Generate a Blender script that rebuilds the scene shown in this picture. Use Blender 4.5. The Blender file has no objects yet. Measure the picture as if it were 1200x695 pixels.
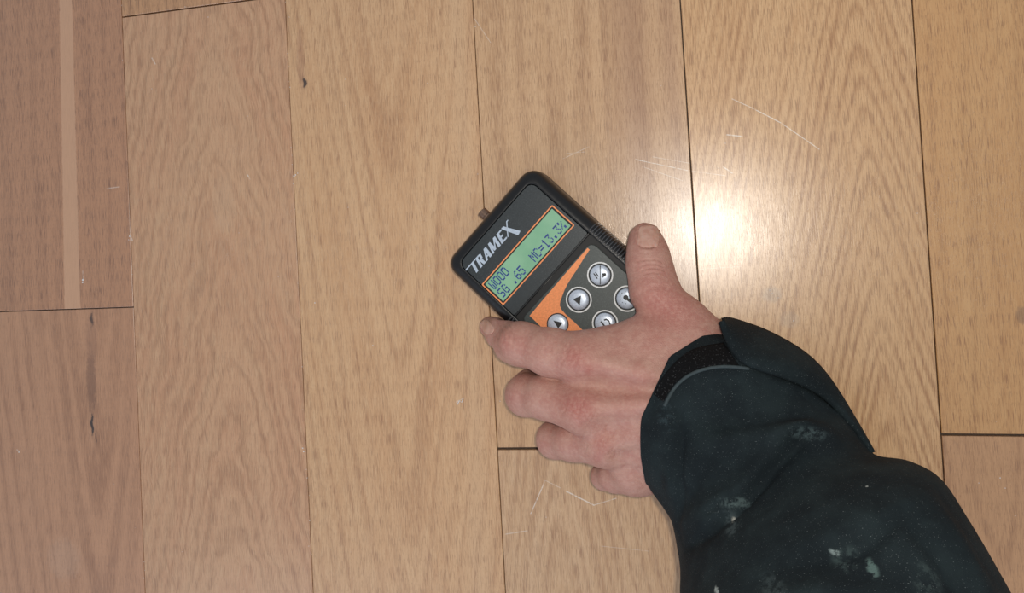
import bpy, bmesh, math, random
import numpy as np
from mathutils import Vector, Matrix
from mathutils.bvhtree import BVHTree
from mathutils.geometry import delaunay_2d_cdt

# ------------------------------------------------------------------ camera
sc = bpy.context.scene
H = 480.0            # camera height over the floor in mm
FP = 950.0           # focal length in pixels of the 1200 px wide frame
CX, CY = 600.0, 255.0  # principal point (the photograph is a crop)
NX, NY = 815.0, 278.0  # pixel straight under the lens
_n = np.array([(NX-CX)/FP, (CY-NY)/FP, -1.0]); _n /= np.linalg.norm(_n)
_Z = -_n
_X = np.array([1.0, 0, 0]) - _Z*_Z[0]; _X /= np.linalg.norm(_X)
_Y = np.cross(_Z, _X)
RW = np.array([_X, _Y, _Z])          # camera -> world rotation
cam_d = bpy.data.cameras.new('camera')
cam = bpy.data.objects.new('camera', cam_d)
sc.collection.objects.link(cam)
cam_d.sensor_fit = 'HORIZONTAL'; cam_d.sensor_width = 36
cam_d.lens = FP/1200*36
cam_d.shift_y = -(347.5-CY)/1200
cam_d.clip_start = 0.01
m = Matrix([list(r) for r in RW]).to_4x4()
m.translation = (0, 0, H/1000)
cam.matrix_world = m
sc.camera = cam

# ------------------------------------------------------------------ world, lights, exposure
w = bpy.data.worlds.new('room_light'); sc.world = w; w.use_nodes = True
bg = w.node_tree.nodes['Background']
bg.inputs[0].default_value = (0.92, 0.95, 1.0, 1); bg.inputs[1].default_value = 0.37
# the phone's flash, next to its lens
fl = bpy.data.lights.new('phone_flash', 'POINT'); fl.energy = 3.15; fl.shadow_soft_size = 0.006
fl.color = (1.0, 0.93, 0.83)
flo = bpy.data.objects.new('phone_flash', fl); flo.location = (0.015, 0.008, H/1000+0.002)
sc.collection.objects.link(flo)
# daylight from a window far off to the lower left
wl = bpy.data.lights.new('window_daylight', 'AREA'); wl.shape = 'RECTANGLE'; wl.size = 1.2; wl.size_y = 1.2
wl.energy = 10.5; wl.color = (0.78, 0.83, 1.0)
wlo = bpy.data.objects.new('window_daylight', wl); wlo.location = (-0.9, -1.7, 1.1)
wlo.rotation_euler = (Vector((0, -0.05, 0))-wlo.location).to_track_quat('-Z', 'Y').to_euler()
sc.collection.objects.link(wlo)
sc.view_settings.view_transform = 'Standard'; sc.view_settings.look = 'None'
sc.view_settings.gamma = 1; sc.view_settings.use_curve_mapping = False
sc.view_settings.exposure = 0.34

# ------------------------------------------------------------------ helpers
random.seed(5); rng = np.random.default_rng(5)

def P(px, py, z=0.0):
    """pixel of the photograph + height above the floor (mm) -> world point in mm"""
    d = RW @ np.array([(px-CX)/FP, (CY-py)/FP, -1.0])
    return np.array([0, 0, H]) + d*(z-H)/d[2]

def depth(p):
    return -float((RW.T @ (np.asarray(p)-np.array([0, 0, H])))[2])

def proj(V):
    c = (np.asarray(V)-np.array([0, 0, H])) @ RW
    return CX + FP*c[:, 0]/-c[:, 2], CY - FP*c[:, 1]/-c[:, 2]

def lin(c):
    return tuple(((v/255)/12.92 if v/255 <= 0.04045 else ((v/255+0.055)/1.055)**2.4) for v in c)

def mesh_np(name, V, F, mat=None, parent=None, smooth=True, unit=0.001):
    me = bpy.data.meshes.new(name)
    V = np.asarray(V, dtype=np.float64)*unit
    me.from_pydata([tuple(v) for v in V.tolist()], [], [tuple(f) for f in (F.tolist() if hasattr(F, 'tolist') else F)])
    me.update()
    if smooth: me.polygons.foreach_set('use_smooth', [True]*len(me.polygons))
    if mat: me.materials.append(mat)
    o = bpy.data.objects.new(name, me); sc.collection.objects.link(o)
    if parent: o.parent = parent
    return o

def empty(name, loc, rz=0):
    o = bpy.data.objects.new(name, None); sc.collection.objects.link(o)
    o.location = loc; o.rotation_euler = (0, 0, rz); o.empty_display_size = 0.02
    return o

def tag(o, label, cat=None, group=None, kind=None):
    if label: o['label'] = label
    if cat: o['category'] = cat
    if group: o['group'] = group
    if kind: o['kind'] = kind
    return o

class NT:
    """small node-building helper"""
    def __init__(s, name):
        s.m = bpy.data.materials.new(name); s.m.use_nodes = True
        s.t = s.m.node_tree; s.b = s.t.nodes['Principled BSDF']
    def n(s, typ, **k):
        nd = s.t.nodes.new(typ)
        for a, v in k.items(): setattr(nd, a, v)
        return nd
    def put(s, sock, v):
        if isinstance(v, bpy.types.NodeSocket): s.t.links.new(v, sock)
        elif isinstance(v, (tuple, list)) and len(v) == 3 and sock.type == 'RGBA': sock.default_value = (*v, 1)
        else: sock.default_value = v
    def M(s, op, a, b=None, c=None, clamp=False):
        nd = s.n('ShaderNodeMath', operation=op, use_clamp=clamp)
        s.put(nd.inputs[0], a)
        if b is not None: s.put(nd.inputs[1], b)
        if c is not None: s.put(nd.inputs[2], c)
        return nd.outputs[0]
    def xyz(s, x, y, z=0.0):
        nd = s.n('ShaderNodeCombineXYZ')
        for i, v in enumerate((x, y, z)): s.put(nd.inputs[i], v)
        return nd.outputs[0]
    def noise(s, vec, scale=1.0, detail=2.0, rough=0.5, dims='3D', w=None):
        nd = s.n('ShaderNodeTexNoise', noise_dimensions=dims)
        s.put(nd.inputs['Vector'], vec); nd.inputs['Scale'].default_value = scale
        nd.inputs['Detail'].default_value = detail; nd.inputs['Roughness'].default_value = rough
        return nd.outputs[0]
    def ss(s, v, a, b, to0=0.0, to1=1.0):
        nd = s.n('ShaderNodeMapRange', interpolation_type='SMOOTHSTEP')
        s.put(nd.inputs[0], v); nd.inputs[1].default_value = a; nd.inputs[2].default_value = b
        nd.inputs[3].default_value = to0; nd.inputs[4].default_value = to1
        return nd.outputs[0]
    def mix(s, f, a, b, mode='MIX'):
        nd = s.n('ShaderNodeMix', data_type='RGBA', blend_type=mode)
        s.put(nd.inputs[0], f); s.put(nd.inputs[6], a); s.put(nd.inputs[7], b)
        return nd.outputs[2]
    def bump(s, h, strength=0.3, dist=0.0003):
        nd = s.n('ShaderNodeBump'); s.put(nd.inputs['Height'], h)
        nd.inputs['Strength'].default_value = strength; nd.inputs['Distance'].default_value = dist
        s.t.links.new(nd.outputs[0], s.b.inputs['Normal'])
        return nd.outputs[0]
    def set(s, **k):
        for a, v in k.items(): s.put(s.b.inputs[a.replace('_', ' ')], v)
        return s

def simple(name, rgb, rough=0.5, metal=0.0, spec=0.5, speck=None, bump=None, coat=0.0):
    """plain material with faint procedural mottling"""
    t = NT(name)
    co = t.n('ShaderNodeTexCoord').outputs['Object']
    c = lin(rgb)
    nz = t.noise(co, 900, 3, 0.6)
    col = t.mix(t.ss(nz, 0.3, 0.7), tuple(v*0.88 for v in c), tuple(v*1.1 for v in c))
    if speck:
        sp = t.noise(co, speck[0], 1, 0.5)
        col = t.mix(t.ss(sp, speck[1], speck[1]+0.06, 0, speck[3]), col, lin(speck[2]))
    t.set(Base_Color=col, Roughness=rough, Metallic=metal)
    t.b.inputs['Specular IOR Level'].default_value = spec
    t.b.inputs['Coat Weight'].default_value = coat
    if bump: t.bump(t.noise(co, bump[0], 3, 0.6), bump[1], bump[2])
    return t.m

# ------------------------------------------------------------------ floor: parquet planks
RZ = math.radians(3.32)            # the boards run at this angle from world +y
cz, sz = math.cos(RZ), math.sin(RZ)
def toloc(p, o):                    # world mm -> plank-local mm
    d = np.asarray(p)[:2]-np.asarray(o)[:2]
    return (d[0]*cz+d[1]*sz, -d[0]*sz+d[1]*cz)

def wood(name, base, dark, o, cx=470, cy=200, k=0.0, a=6.0, period=5.0, ring=0.5, warp=2.0, wsx=.03, wsy=.012,
         pore=0.6, pcol=(120, 84, 58), pth=0.56, light=None, stripe=None, knots=(), scratches=(), patches=(), bands=(), seed=0, gloss=.3):
    t = NT(name)
    sep = t.n('ShaderNodeSeparateXYZ'); t.t.links.new(t.n('ShaderNodeTexCoord').outputs['Object'], sep.inputs[0])
    X = t.M('MULTIPLY', sep.outputs[0], 1000.0); Y = t.M('MULTIPLY', sep.outputs[1], 1000.0)
    x0, y0 = toloc(P(cx, cy), o)
    Ys = t.M('ADD', Y, seed*37.3)
    wn = t.noise(t.xyz(t.M('MULTIPLY', X, wsx), t.M('MULTIPLY', Ys, wsy), seed*3.1), 1, 2.5, .55)
    W = t.M('MULTIPLY', t.M('SUBTRACT', wn, .5), warp*2)
    dx = t.M('SUBTRACT', X, x0)
    G = t.M('ADD', t.M('SQRT', t.M('ADD', t.M('MULTIPLY', dx, dx), a*a)), t.M('MULTIPLY', t.M('SUBTRACT', Y, y0), k))
    # a knot pushes the rings aside
    for (kx, ky, rx, ry, st, push) in knots:
        lx, ly = toloc(P(kx, ky), o)
        ex = t.M('DIVIDE', t.M('SUBTRACT', X, lx), max(rx*5, 3)); ey = t.M('DIVIDE', t.M('SUBTRACT', Y, ly), max(ry*3.0, 6))
        e = t.M('ADD', t.M('MULTIPLY', ex, ex), t.M('MULTIPLY', ey, ey))
        G = t.M('ADD', G, t.M('MULTIPLY', t.M('EXPONENT', t.M('MULTIPLY', e, -1.0)), push))
    G = t.M('ADD', G, W)
    ph = t.M('MULTIPLY', G, 2*math.pi/period)
    ph = t.M('ADD', ph, t.M('MULTIPLY', t.noise(t.xyz(t.M('MULTIPLY', G, .13), t.M('MULTIPLY', Ys, .004), seed), 1, 1), 9.0))
    rg = t.M('MULTIPLY_ADD', t.M('SINE', ph), .5, .5)
    rg = t.M('POWER', rg, 1.6)
    rmod = t.ss(t.noise(t.xyz(t.M('MULTIPLY', X, .035), t.M('MULTIPLY', Ys, .008), seed+7), 1, 2), .35, .65, .3, 1.0)
    # fibres
    Gf = t.M('ADD', X, t.M('MULTIPLY', W, .45))
    fb = t.noise(t.xyz(t.M('MULTIPLY', Gf, 1.5), t.M('MULTIPLY', Ys, .085), seed+1), 1, 3, .6)
    tone = t.noise(t.xyz(t.M('MULTIPLY', G, .06), t.M('MULTIPLY', Ys, .006), seed+2), 1, 2, .5)
    B = lin((base[0]+1, base[1]-1, base[2]-9)); D = lin((dark[0]-4, dark[1]-6, dark[2]-12)); L = lin((light[0], light[1]-1, light[2]-8)) if light else tuple(min(v*1.18, 1) for v in B)
    col = t.mix(t.ss(tone, .3, .7), B, tuple(b*.55+l*.45 for b, l in zip(B, L)))
    col = t.mix(t.M('MULTIPLY', t.M('MULTIPLY', rg, rmod), ring), col, D)
    col = t.mix(t.ss(fb, .45, .7, 0, .6), col, L)
    col = t.mix(t.ss(fb, .5, .3, 0, .42), col, D)
    # broad darker or lighter figure in the wood: (x_px, width mm, strength, colour, k-tilt px over 695)
    for (bx, bw, st, bc, x2) in bands:
        a0 = toloc(P(bx, 0), o); a1 = toloc(P(x2, 600), o)
        cxx = t.M('MULTIPLY_ADD', t.M('SUBTRACT', Y, a0[1]), (a1[0]-a0[0])/(a1[1]-a0[1]), a0[0])
        d = t.M('DIVIDE', t.M('SUBTRACT', t.M('ADD', X, t.M('MULTIPLY', W, .8)), cxx), bw)
        f = t.M('MULTIPLY', t.M('EXPONENT', t.M('MULTIPLY', t.M('MULTIPLY', d, d), -1.0)), st)
        col = t.mix(f, col, lin(bc))
    edge = t.noise(t.xyz(t.M('MULTIPLY', X, .5), t.M('MULTIPLY', Y, .35), 4), 1, 3, .7)
    if stripe:
        (ax, ay, bx, by, w0, w1, scol) = stripe
        a0 = toloc(P(ax, ay), o); a1 = toloc(P(bx, by), o)
        sl = (a1[0]-a0[0])/(a1[1]-a0[1]); tw = (w1-w0)/(a1[1]-a0[1])
        yy = t.M('SUBTRACT', Y, a0[1])
        d = t.M('ABSOLUTE', t.M('SUBTRACT', t.M('ADD', X, t.M('MULTIPLY', t.M('SUBTRACT', edge, .5), 1.6)), t.M('MULTIPLY_ADD', yy, sl, a0[0])))
        d = t.M('SUBTRACT', d, t.M('MULTIPLY_ADD', yy, tw, w0))
        stm = t.ss(d, -.5, .35, .85, 0)
        col = t.mix(stm, col, t.mix(t.ss(fb, .3, .75, 0, .5), lin(scol), tuple(v*1.15 for v in lin(scol))))
    for (qx, qy, rx, ry, st, qc) in patches:
        lx, ly = toloc(P(qx, qy), o)
        ex = t.M('DIVIDE', t.M('SUBTRACT', X, lx), rx); ey = t.M('DIVIDE', t.M('SUBTRACT', Y, ly), ry)
        e = t.M('ADD', t.M('MULTIPLY', ex, ex), t.M('MULTIPLY', ey, ey))
        e = t.M('ADD', e, t.M('MULTIPLY', t.M('SUBTRACT', edge, .5), 1.6))
        col = t.mix(t.ss(e, .3, 1.3, st, 0), col, lin(qc))
    # pores: short dark dashes, denser in the ring's early wood
    Gp = t.M('ADD', X, t.M('MULTIPLY', W, .4))
    pn = t.noise(t.xyz(t.M('MULTIPLY', Gp, 2.8), t.M('MULTIPLY', Ys, .095), seed+3), 1, 1.5, .5)
    pn = t.M('ADD', pn, t.M('MULTIPLY', t.M('SUBTRACT', rg, .5), .05))
    pn = t.M('ADD', pn, t.M('MULTIPLY', t.M('SUBTRACT', t.noise(t.xyz(t.M('MULTIPLY', X, .12), t.M('MULTIPLY', Ys, .02), seed+6), 1, 2), .5), .16))
    pm = t.ss(pn, pth+.01, pth+.07)
    pn2 = t.noise(t.xyz(t.M('MULTIPLY', Gp, 3.2), t.M('MULTIPLY', Ys, .34), seed+5), 1, 1, .5)
    pm2 = t.ss(pn2, .6, .7)
    pall = t.M('MAXIMUM', pm, t.M('MULTIPLY', pm2, .6))
    if stripe: pall = t.M('MULTIPLY', pall, t.M('SUBTRACT', 1.0, stm))
    col = t.mix(t.M('MULTIPLY', pall, min(pore*1.05, 1)), col, lin(tuple(c-12 for c in pcol)))
    hgt = t.M('SUBTRACT', t.M('MULTIPLY', fb, 1.1), pall)
    # knots and cracks
    for (kx, ky, rx, ry, st, push) in knots:
        lx, ly = toloc(P(kx, ky), o)
        dxx = t.M('ADD', t.M('SUBTRACT', X, lx), t.M('MULTIPLY', t.M('SINE', t.M('MULTIPLY', Y, .7)), rx*.35))
        ex = t.M('DIVIDE', dxx, rx); ey = t.M('DIVIDE', t.M('SUBTRACT', Y, ly), ry)
        e = t.M('ADD', t.M('ADD', t.M('MULTIPLY', ex, ex), t.M('MULTIPLY', ey, ey)), t.M('MULTIPLY', t.M('SUBTRACT', edge, .5), 2.2))
        col = t.mix(t.ss(e, .2, 3.5, st*.35, 0), col, lin((110, 74, 52)))
        col = t.mix(t.ss(e, .3, 1.3, st, 0), col, lin((34, 16, 14)))
        hgt = t.M('SUBTRACT', hgt, t.ss(e, .3, 1.1, st, 0))
    # fine pale scratches in the varnish
    sm = None
    brk = t.ss(t.noise(t.xyz(t.M('MULTIPLY', X, .35), t.M('MULTIPLY', Y, .35), 9), 1, 2, .6), .36, .5, .25, 1)
    for (ax, ay, bx, by, wd, st) in scratches:
        p0 = toloc(P(ax, ay), o); p1 = toloc(P(bx, by), o)
        vx, vy = p1[0]-p0[0], p1[1]-p0[1]; L2 = vx*vx+vy*vy
        qx = t.M('SUBTRACT', X, p0[0]); qy = t.M('SUBTRACT', Y, p0[1])
        hh = t.M('DIVIDE', t.M('ADD', t.M('MULTIPLY', qx, vx), t.M('MULTIPLY', qy, vy)), L2, clamp=True)
        ddx = t.M('SUBTRACT', qx, t.M('MULTIPLY', hh, vx)); ddy = t.M('SUBTRACT', qy, t.M('MULTIPLY', hh, vy))
        d = t.M('SQRT', t.M('ADD', t.M('MULTIPLY', ddx, ddx), t.M('MULTIPLY', ddy, ddy)))
        f = t.M('MULTIPLY', t.ss(d, wd*.4, wd, st, 0), brk)
        sm = f if sm is None else t.M('MAXIMUM', sm, f)
    if sm is not None:
        col = t.mix(sm, col, lin((232, 226, 216)))
        hgt = t.M('SUBTRACT', hgt, t.M('MULTIPLY', sm, .5))
    t.set(Base_Color=col, Roughness=t.ss(t.noise(t.xyz(t.M('MULTIPLY', X, .12), t.M('MULTIPLY', Y, .05), 2), 1, 3), .3, .7, gloss-.03, gloss+.05))
    t.b.inputs['Specular IOR Level'].default_value = .5
    t.b.inputs['Coat Weight'].default_value = 1.0; t.b.inputs['Coat Roughness'].default_value = .29; t.b.inputs['Coat IOR'].default_value = 1.6
    t.bump(hgt, .5, .00014)
    return t.m

FL = bpy.data.materials.new('joint_dirt')
dirt = simple('joint_dirt', (78, 64, 54), .9, bump=(1500, .5, .0003))
floor = mesh_np('floor', [(-760, -560, -16), (520, -560, -16), (520, 520, -16), (-760, 520, -16),
                          (-760, -560, -2.4), (520, -560, -2.4), (520, 520, -2.4), (-760, 520, -2.4)],
                [(0, 3, 2, 1), (4, 5, 6, 7), (0, 1, 5, 4), (1, 2, 6, 5), (2, 3, 7, 6), (3, 0, 4, 7)], dirt, smooth=False)
tag(floor, 'oak and beech parquet floor seen from above', kind='structure')

def seam(a, b):
    p, q = P(*a)[:2], P(*b)[:2]; d = (q-p)/np.linalg.norm(q-p)
    return p, d
S = [seam((142, 0), (170, 695)), seam((334, 0), (367, 695)), seam((553.7, 0), (592.4, 695)),
     seam((797, 0), (841.5, 695)), seam((1068.8, 0), (1115.3, 695))]
def off(s, dx): return (s[0]+np.array([dx, 0]), s[1])
S = [off(S[0], -243), off(S[0], -121.5)] + S + [off(S[4], 121.5), off(S[4], 243)]
gaps = [.5, .5, .35, .4, .5, .75, .75, .6, .6]
def hline(a, b):
    p, q = P(*a)[:2], P(*b)[:2]; d = (q-p)/np.linalg.norm(q-p); return p, d
def cross(s, h):
    A = np.array([s[1], -h[1]]).T; t = np.linalg.solve(A, h[0]-s[0]); return s[0]+t[0]*s[1]
hd = np.array([math.cos(math.radians(3.4)), math.sin(math.radians(3.4))])
def hy(y, x=0): return (np.array([x, y], float), hd)
TOP, BOT = 480, -500
def mkplank(col, h0, h1, mat, z=0.0, g0=.4, g1=.4, label=None):
    a, b = S[col], S[col+1]
    c = [cross(a, h0), cross(b, h0), cross(b, h1), cross(a, h1)]   # top-left, top-right, bottom-right, bottom-left
    org = mat[1]
    loc = [np.array(toloc(p, org)) for p in c]
    gl, gr = gaps[col]/2, gaps[col+1]/2
    loc[0] += (gl, -g0); loc[1] += (-gr, -g0); loc[2] += (-gr, g1); loc[3] += (gl, g1)
    be = .28
    ins = [(be, -be), (-be, -be), (-be, be), (be, be)]
    V = [(p[0], p[1], -14) for p in loc] + [(p[0], p[1], z-be*.7) for p in loc] + [(p[0]+i[0], p[1]+i[1], z) for p, i in zip(loc, ins)]
    F = [(0, 1, 2, 3)]
    for r in (0, 4):
        for i in range(4):
            j = (i+1) % 4; F.append((r+j, r+i, r+4+i, r+4+j))
    F.append((11, 10, 9, 8))
    o = mesh_np('plank', V, F, mat[0], floor, smooth=False)
    o.location = (org[0]/1000, org[1]/1000, 0); o.rotation_euler = (0, 0, RZ)
    if label: o['label'] = label
    return o
def W_(name, px, py, *a, **k):
    o = P(px, py); return (wood(name, *a, o=o, **k), o)

J0 = hline((0, 365.3), (155, 360)); J1 = hline((143, 20), (293, 0)); J3 = hline((584, 526), (635, 525.6)); J4 = hline((1108, 509.5), (1200, 510.4))
t_, b_ = hy(TOP), hy(BOT)
C = dict
# column with the light stripe
mkplank(1, t_, J0, W_('beech_rose', 90, 200, (176, 130, 104), (150, 105, 82), cx=-600, cy=200, k=0, period=14, ring=.35, warp=3, pore=.62, pcol=(124, 86, 64), pth=.56, seed=1,
    stripe=(77, 0, 85, 360, 5.2, 6.4, (200, 156, 122)),
    scratches=[(125, 221, 140, 219, .5, .35), (97, 318, 98, 331, .8, .2)]), z=.05, g1=.35, label='rosy brown plank with a pale lengthwise stripe')
mkplank(1, J0, b_, W_('beech_knot', 90, 500, (180, 135, 109), (142, 98, 74), cx=112, cy=470, k=-.10, a=14, period=11, ring=.5, warp=7, wsx=.02, wsy=.006, pore=.35, pcol=(120, 82, 60), pth=.6, seed=2,
    knots=[(107.5, 374, 1.2, 5.0, .75, 5), (108, 498, 1.1, 7.5, .95, 6), (112.5, 511, .5, 5, .7, 0)],
    patches=[(107, 447, 4.2, 22, .65, (118, 80, 58)), (107, 400, 5, 20, .4, (140, 98, 74)), (75, 655, 14, 15, .3, (190, 156, 130))],
    scratches=[(20, 527, 23, 530, .6, .6)]), g0=.35, label='knotty brown plank with dark crack')
# second column
mkplank(2, t_, J1, W_('oak_sliver', 230, -100, (186, 142, 108), (156, 112, 82), cx=-300, cy=200, seed=3, period=7), g1=.5)
mkplank(2, J1, b_, W_('oak_flame', 250, 350, (194, 147, 118), (158, 115, 86), cx=262, cy=300, k=.22, a=12, period=7.5, ring=.46, warp=11, wsx=.034, wsy=.024, light=(206, 170, 138), pore=.38, pcol=(140, 98, 72), pth=.56, seed=4,
    patches=[(262, 240, 9, 21, .35, (205, 170, 134))],
    scratches=[(290, 205, 293, 210, .5, .6), (152, 272, 155, 282, .6, .5), (178, 68, 182, 75, .5, .5)]), g0=.5, label='pale oak plank with wavy flame figure')
# third column
mkplank(3, t_, b_, W_('beech_gold', 460, 350, (200, 158, 122), (172, 126, 92), cx=462, cy=250, k=-.13, a=9, period=9.5, ring=.5, warp=5, wsx=.03, wsy=.007, light=(216, 180, 144), pore=.52, pcol=(150, 104, 72), pth=.57, seed=5,
    knots=[(357, 97, 1.5, 3.2, .9, 5)], bands=[(535, 7, .5, (208, 172, 132), 560)],
    patches=[(352, 70, 3, 22, .4, (160, 112, 84))],
    scratches=[(535, 471, 543, 467, .5, .4)]), z=.04, label='golden beech plank with a small round knot')
# fourth column, behind the meter
mkplank(4, t_, J3, W_('beech_grey', 690, 260, (196, 157, 122), (158, 115, 84), cx=540, cy=160, k=.0, a=5, period=17, ring=.42, warp=4, wsx=.012, wsy=.007, light=(212, 176, 142), pore=.55, pcol=(150, 106, 76), pth=.57, seed=6,
    bands=[(735, 12, .55, (160, 118, 88), 790), (782, 5, .4, (166, 124, 94), 830)],
    scratches=[(745, 187, 806, 200, .35, .55), (755, 196, 800, 212, .3, .4), (660, 186, 690, 172, .3, .4), (556, 22, 575, 50, .3, .35), (765, 184, 812, 192, .25, .4),
               (664, 180, 686, 178, .3, .3)]), g1=.8)
mkplank(4, J3, b_, W_('oak_wide', 690, 640, (196, 160, 128), (168, 126, 95), cx=655, cy=600, k=.18, a=6, period=6.5, ring=.5, warp=4, light=(212, 180, 150), pore=.5, pcol=(150, 108, 80), pth=.56, seed=7,
    scratches=[(622, 602, 639, 563, .4, .65), (639, 563, 657, 572, .3, .4), (664, 576, 696, 592, .5, .7), (696, 592, 722, 584, .35, .5), (592, 626, 618, 622, .4, .4), (705, 640, 760, 646, .3, .25)]), z=.05, g0=.8,
    label='pale plank with angular white scratch')
# fifth column
mkplank(5, t_, b_, W_('oak_cathedral', 950, 300, (202, 160, 120), (160, 112, 74), cx=1018, cy=200, k=.27, a=4, period=5.2, ring=.62, warp=2.6, wsx=.03, wsy=.012, light=(218, 180, 140), pore=.5, pcol=(146, 100, 66), pth=.565, seed=8,
    scratches=[(858, 116, 880, 126, .35, .5), (880, 126, 915, 144, .35, .7), (915, 144, 960, 175, .35, .6), (806, 200, 850, 206, .3, .4), (826, 246, 870, 260, .25, .35),
               (852, 158, 870, 160, .5, .6), (848, 196, 858, 203, .5, .6), (810, 316, 868, 312, .25, .35)],
    patches=[(905, 345, 6, 5, .35, (150, 140, 128)), (925, 375, 6, 5, .25, (160, 148, 134))]), z=.03, label='oak plank with cathedral grain')
# sixth column
mkplank(6, t_, J4, W_('beech_amber', 1150, 250, (196, 150, 105), (168, 120, 78), cx=1500, cy=200, k=.02, period=15, ring=.3, warp=4, light=(208, 166, 120), pore=.6, pcol=(146, 98, 62), pth=.575, seed=9,
    patches=[(1198, 369, 3.5, 5, .5, (120, 92, 74))]), g1=.7, label='amber plank with short dark flecks')
mkplank(6, J4, b_, W_('beech_blush', 1160, 620, (184, 142, 110), (158, 114, 84), cx=1170, cy=600, k=-.1, a=10, period=9, ring=.35, warp=4, pore=.45, pcol=(136, 96, 70), pth=.58, seed=10), z=.04, g0=.7)
# boards just outside the frame
mkplank(0, t_, hy(60), W_('oak_outer_a', -80, 100, (176, 134, 106), (150, 108, 82), cx=-400, cy=0, seed=11))
mkplank(0, hy(60), b_, W_('oak_outer_b', -80, 500, (184, 142, 110), (150, 108, 82), cx=-60, cy=300, k=.15, seed=12))
mkplank(7, t_, hy(-20), W_('oak_outer_c', 1400, 100, (192, 150, 112), (160, 114, 80), cx=1380, cy=300, k=.15, seed=13))
mkplank(7, hy(-20), b_, W_('oak_outer_d', 1400, 600, (188, 146, 112), (156, 112, 82), cx=1700, cy=300, seed=14))

# pale crumbs and dust lying on the boards and in the seams
white = simple('dust_white', (226, 224, 222), .9)
def speck_mesh(lst):
    V, F = [], []
    for (px, py, r) in lst:
        c = P(px, py, 0); n = 6; b = len(V); a0 = random.random()*6; e = random.uniform(.5, 1.0)
        for z, q in ((.02, 1), (r*.6+.05, .7)):
            for i in range(n):
                an = a0+i*math.tau/n; rr = r*q*random.uniform(.7, 1.2)
                V.append((c[0]+math.cos(an)*rr, c[1]+math.sin(an)*rr*e, z))
        F.append(tuple(b+n+i for i in range(n)))
        for i in range(n): F.append((b+i, b+(i+1) % n, b+n+(i+1) % n, b+n+i))
    return V, F
sp = [(346.5, 205, .55), (345, 206.5, .45), (349, 203, .4), (178, 104, .35), (290, 136, .35), (369, 355, .5), (339, 20, .35), (244, 20, .3), (280, 273, .35),
      (22, 530, .35), (217, 8, .3), (355, 525, .7), (356, 529, .55), (360, 560, .4), (363, 610, .35), (362, 640, .3), (152, 277, .5), (151, 281, .4), (163, 470, .3), (168, 600, .3), (355, 480, .35),
      (557, 31, .35), (560, 204, .3), (503, 312, .35), (514, 322, .3), (437, 405, .4), (842, 197, .4), (850, 168, .45), (700, 215, .35), (1172, 560, .35), (1178, 572, .4), (1190, 604, .35), (1147, 566, .3),
      (612, 484, .3), (405, 93, .35), (408, 243, .3), (586, 470, .3), (640, 606, .3), (930, 376, .5), (905, 344, .4), (902, 340, .5), (912, 349, .35), (1075, 250, .3)]
for i in range(26):
    y = random.uniform(0, 690); sx = random.choice([lambda y: 142+.04*y, lambda y: 334+.0475*y, lambda y: 334+.0475*y])(y)
    sp.append((sx+random.uniform(-1.2, 1.2), y, random.uniform(.18, .35)))
for i in range(30): sp.append((random.uniform(0, 1190), random.uniform(0, 690), random.uniform(.12, .24)))
o = mesh_np('dust_specks', *speck_mesh(sp), white, smooth=False)
tag(o, 'tiny white dust specks scattered over the parquet boards and their seams', 'dust', kind='stuff')
o = mesh_np('plaster_crumb', *speck_mesh([(97.5, 328, .95), (97, 331, .6)]), white, smooth=False)
tag(o, 'white crumb on the foot of the pale stripe in the rosy plank', 'crumb')

def tube(pts, r, n=8, closed_ends=True):
    pts = [np.asarray(p, float) for p in pts]; V, F = [], []
    rs = r if hasattr(r, '__len__') else [r]*len(pts)
    for i, p in enumerate(pts):
        d = pts[min(i+1, len(pts)-1)]-pts[max(i-1, 0)]; d /= np.linalg.norm(d)
        a = np.cross(d, (0, 0, 1.0)) if abs(d[2]) < .9 else np.cross(d, (1.0, 0, 0)); a /= np.linalg.norm(a); b = np.cross(d, a)
        for k in range(n):
            an = k*math.tau/n; V.append(p+(a*math.cos(an)+b*math.sin(an))*rs[i])
    for i in range(len(pts)-1):
        for k in range(n): F.append((i*n+k, i*n+(k+1) % n, (i+1)*n+(k+1) % n, (i+1)*n+k))
    if closed_ends: F += [tuple(range(n))[::-1], tuple((len(pts)-1)*n+k for k in range(n))]
    return np.array(V), F
V, F = tube([P(536, 474, .3), P(538.5, 469.5, .7), P(541, 471.5, .6), P(543, 467, .3)], .28, 6)
o = mesh_np('lint_fibre', V, F, white); tag(o, 'curled white fibre left of the curled middle finger', 'lint')

# ------------------------------------------------------------------ moisture meter
ZT = 28.0
TL = np.array([-144.2, -15.8]); UA = math.radians(47.9)
U = np.array([math.cos(UA), math.sin(UA)]); Vd = np.array([math.sin(UA), -math.cos(UA)])
WD, LN = 78.2, 147.0
def dv(px, py, z=ZT):
    d = P(px, py, z)[:2]-TL; return np.array([d@U, d@Vd])
def T(u, v, z): return (u, -v, z)         # device local coordinates (y axis points up the device)
meter = empty('moisture_meter', (TL[0]/1000, TL[1]/1000, 0), UA)
tag(meter, 'black handheld moisture meter with green display and orange flash on keypad', 'meter')

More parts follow.
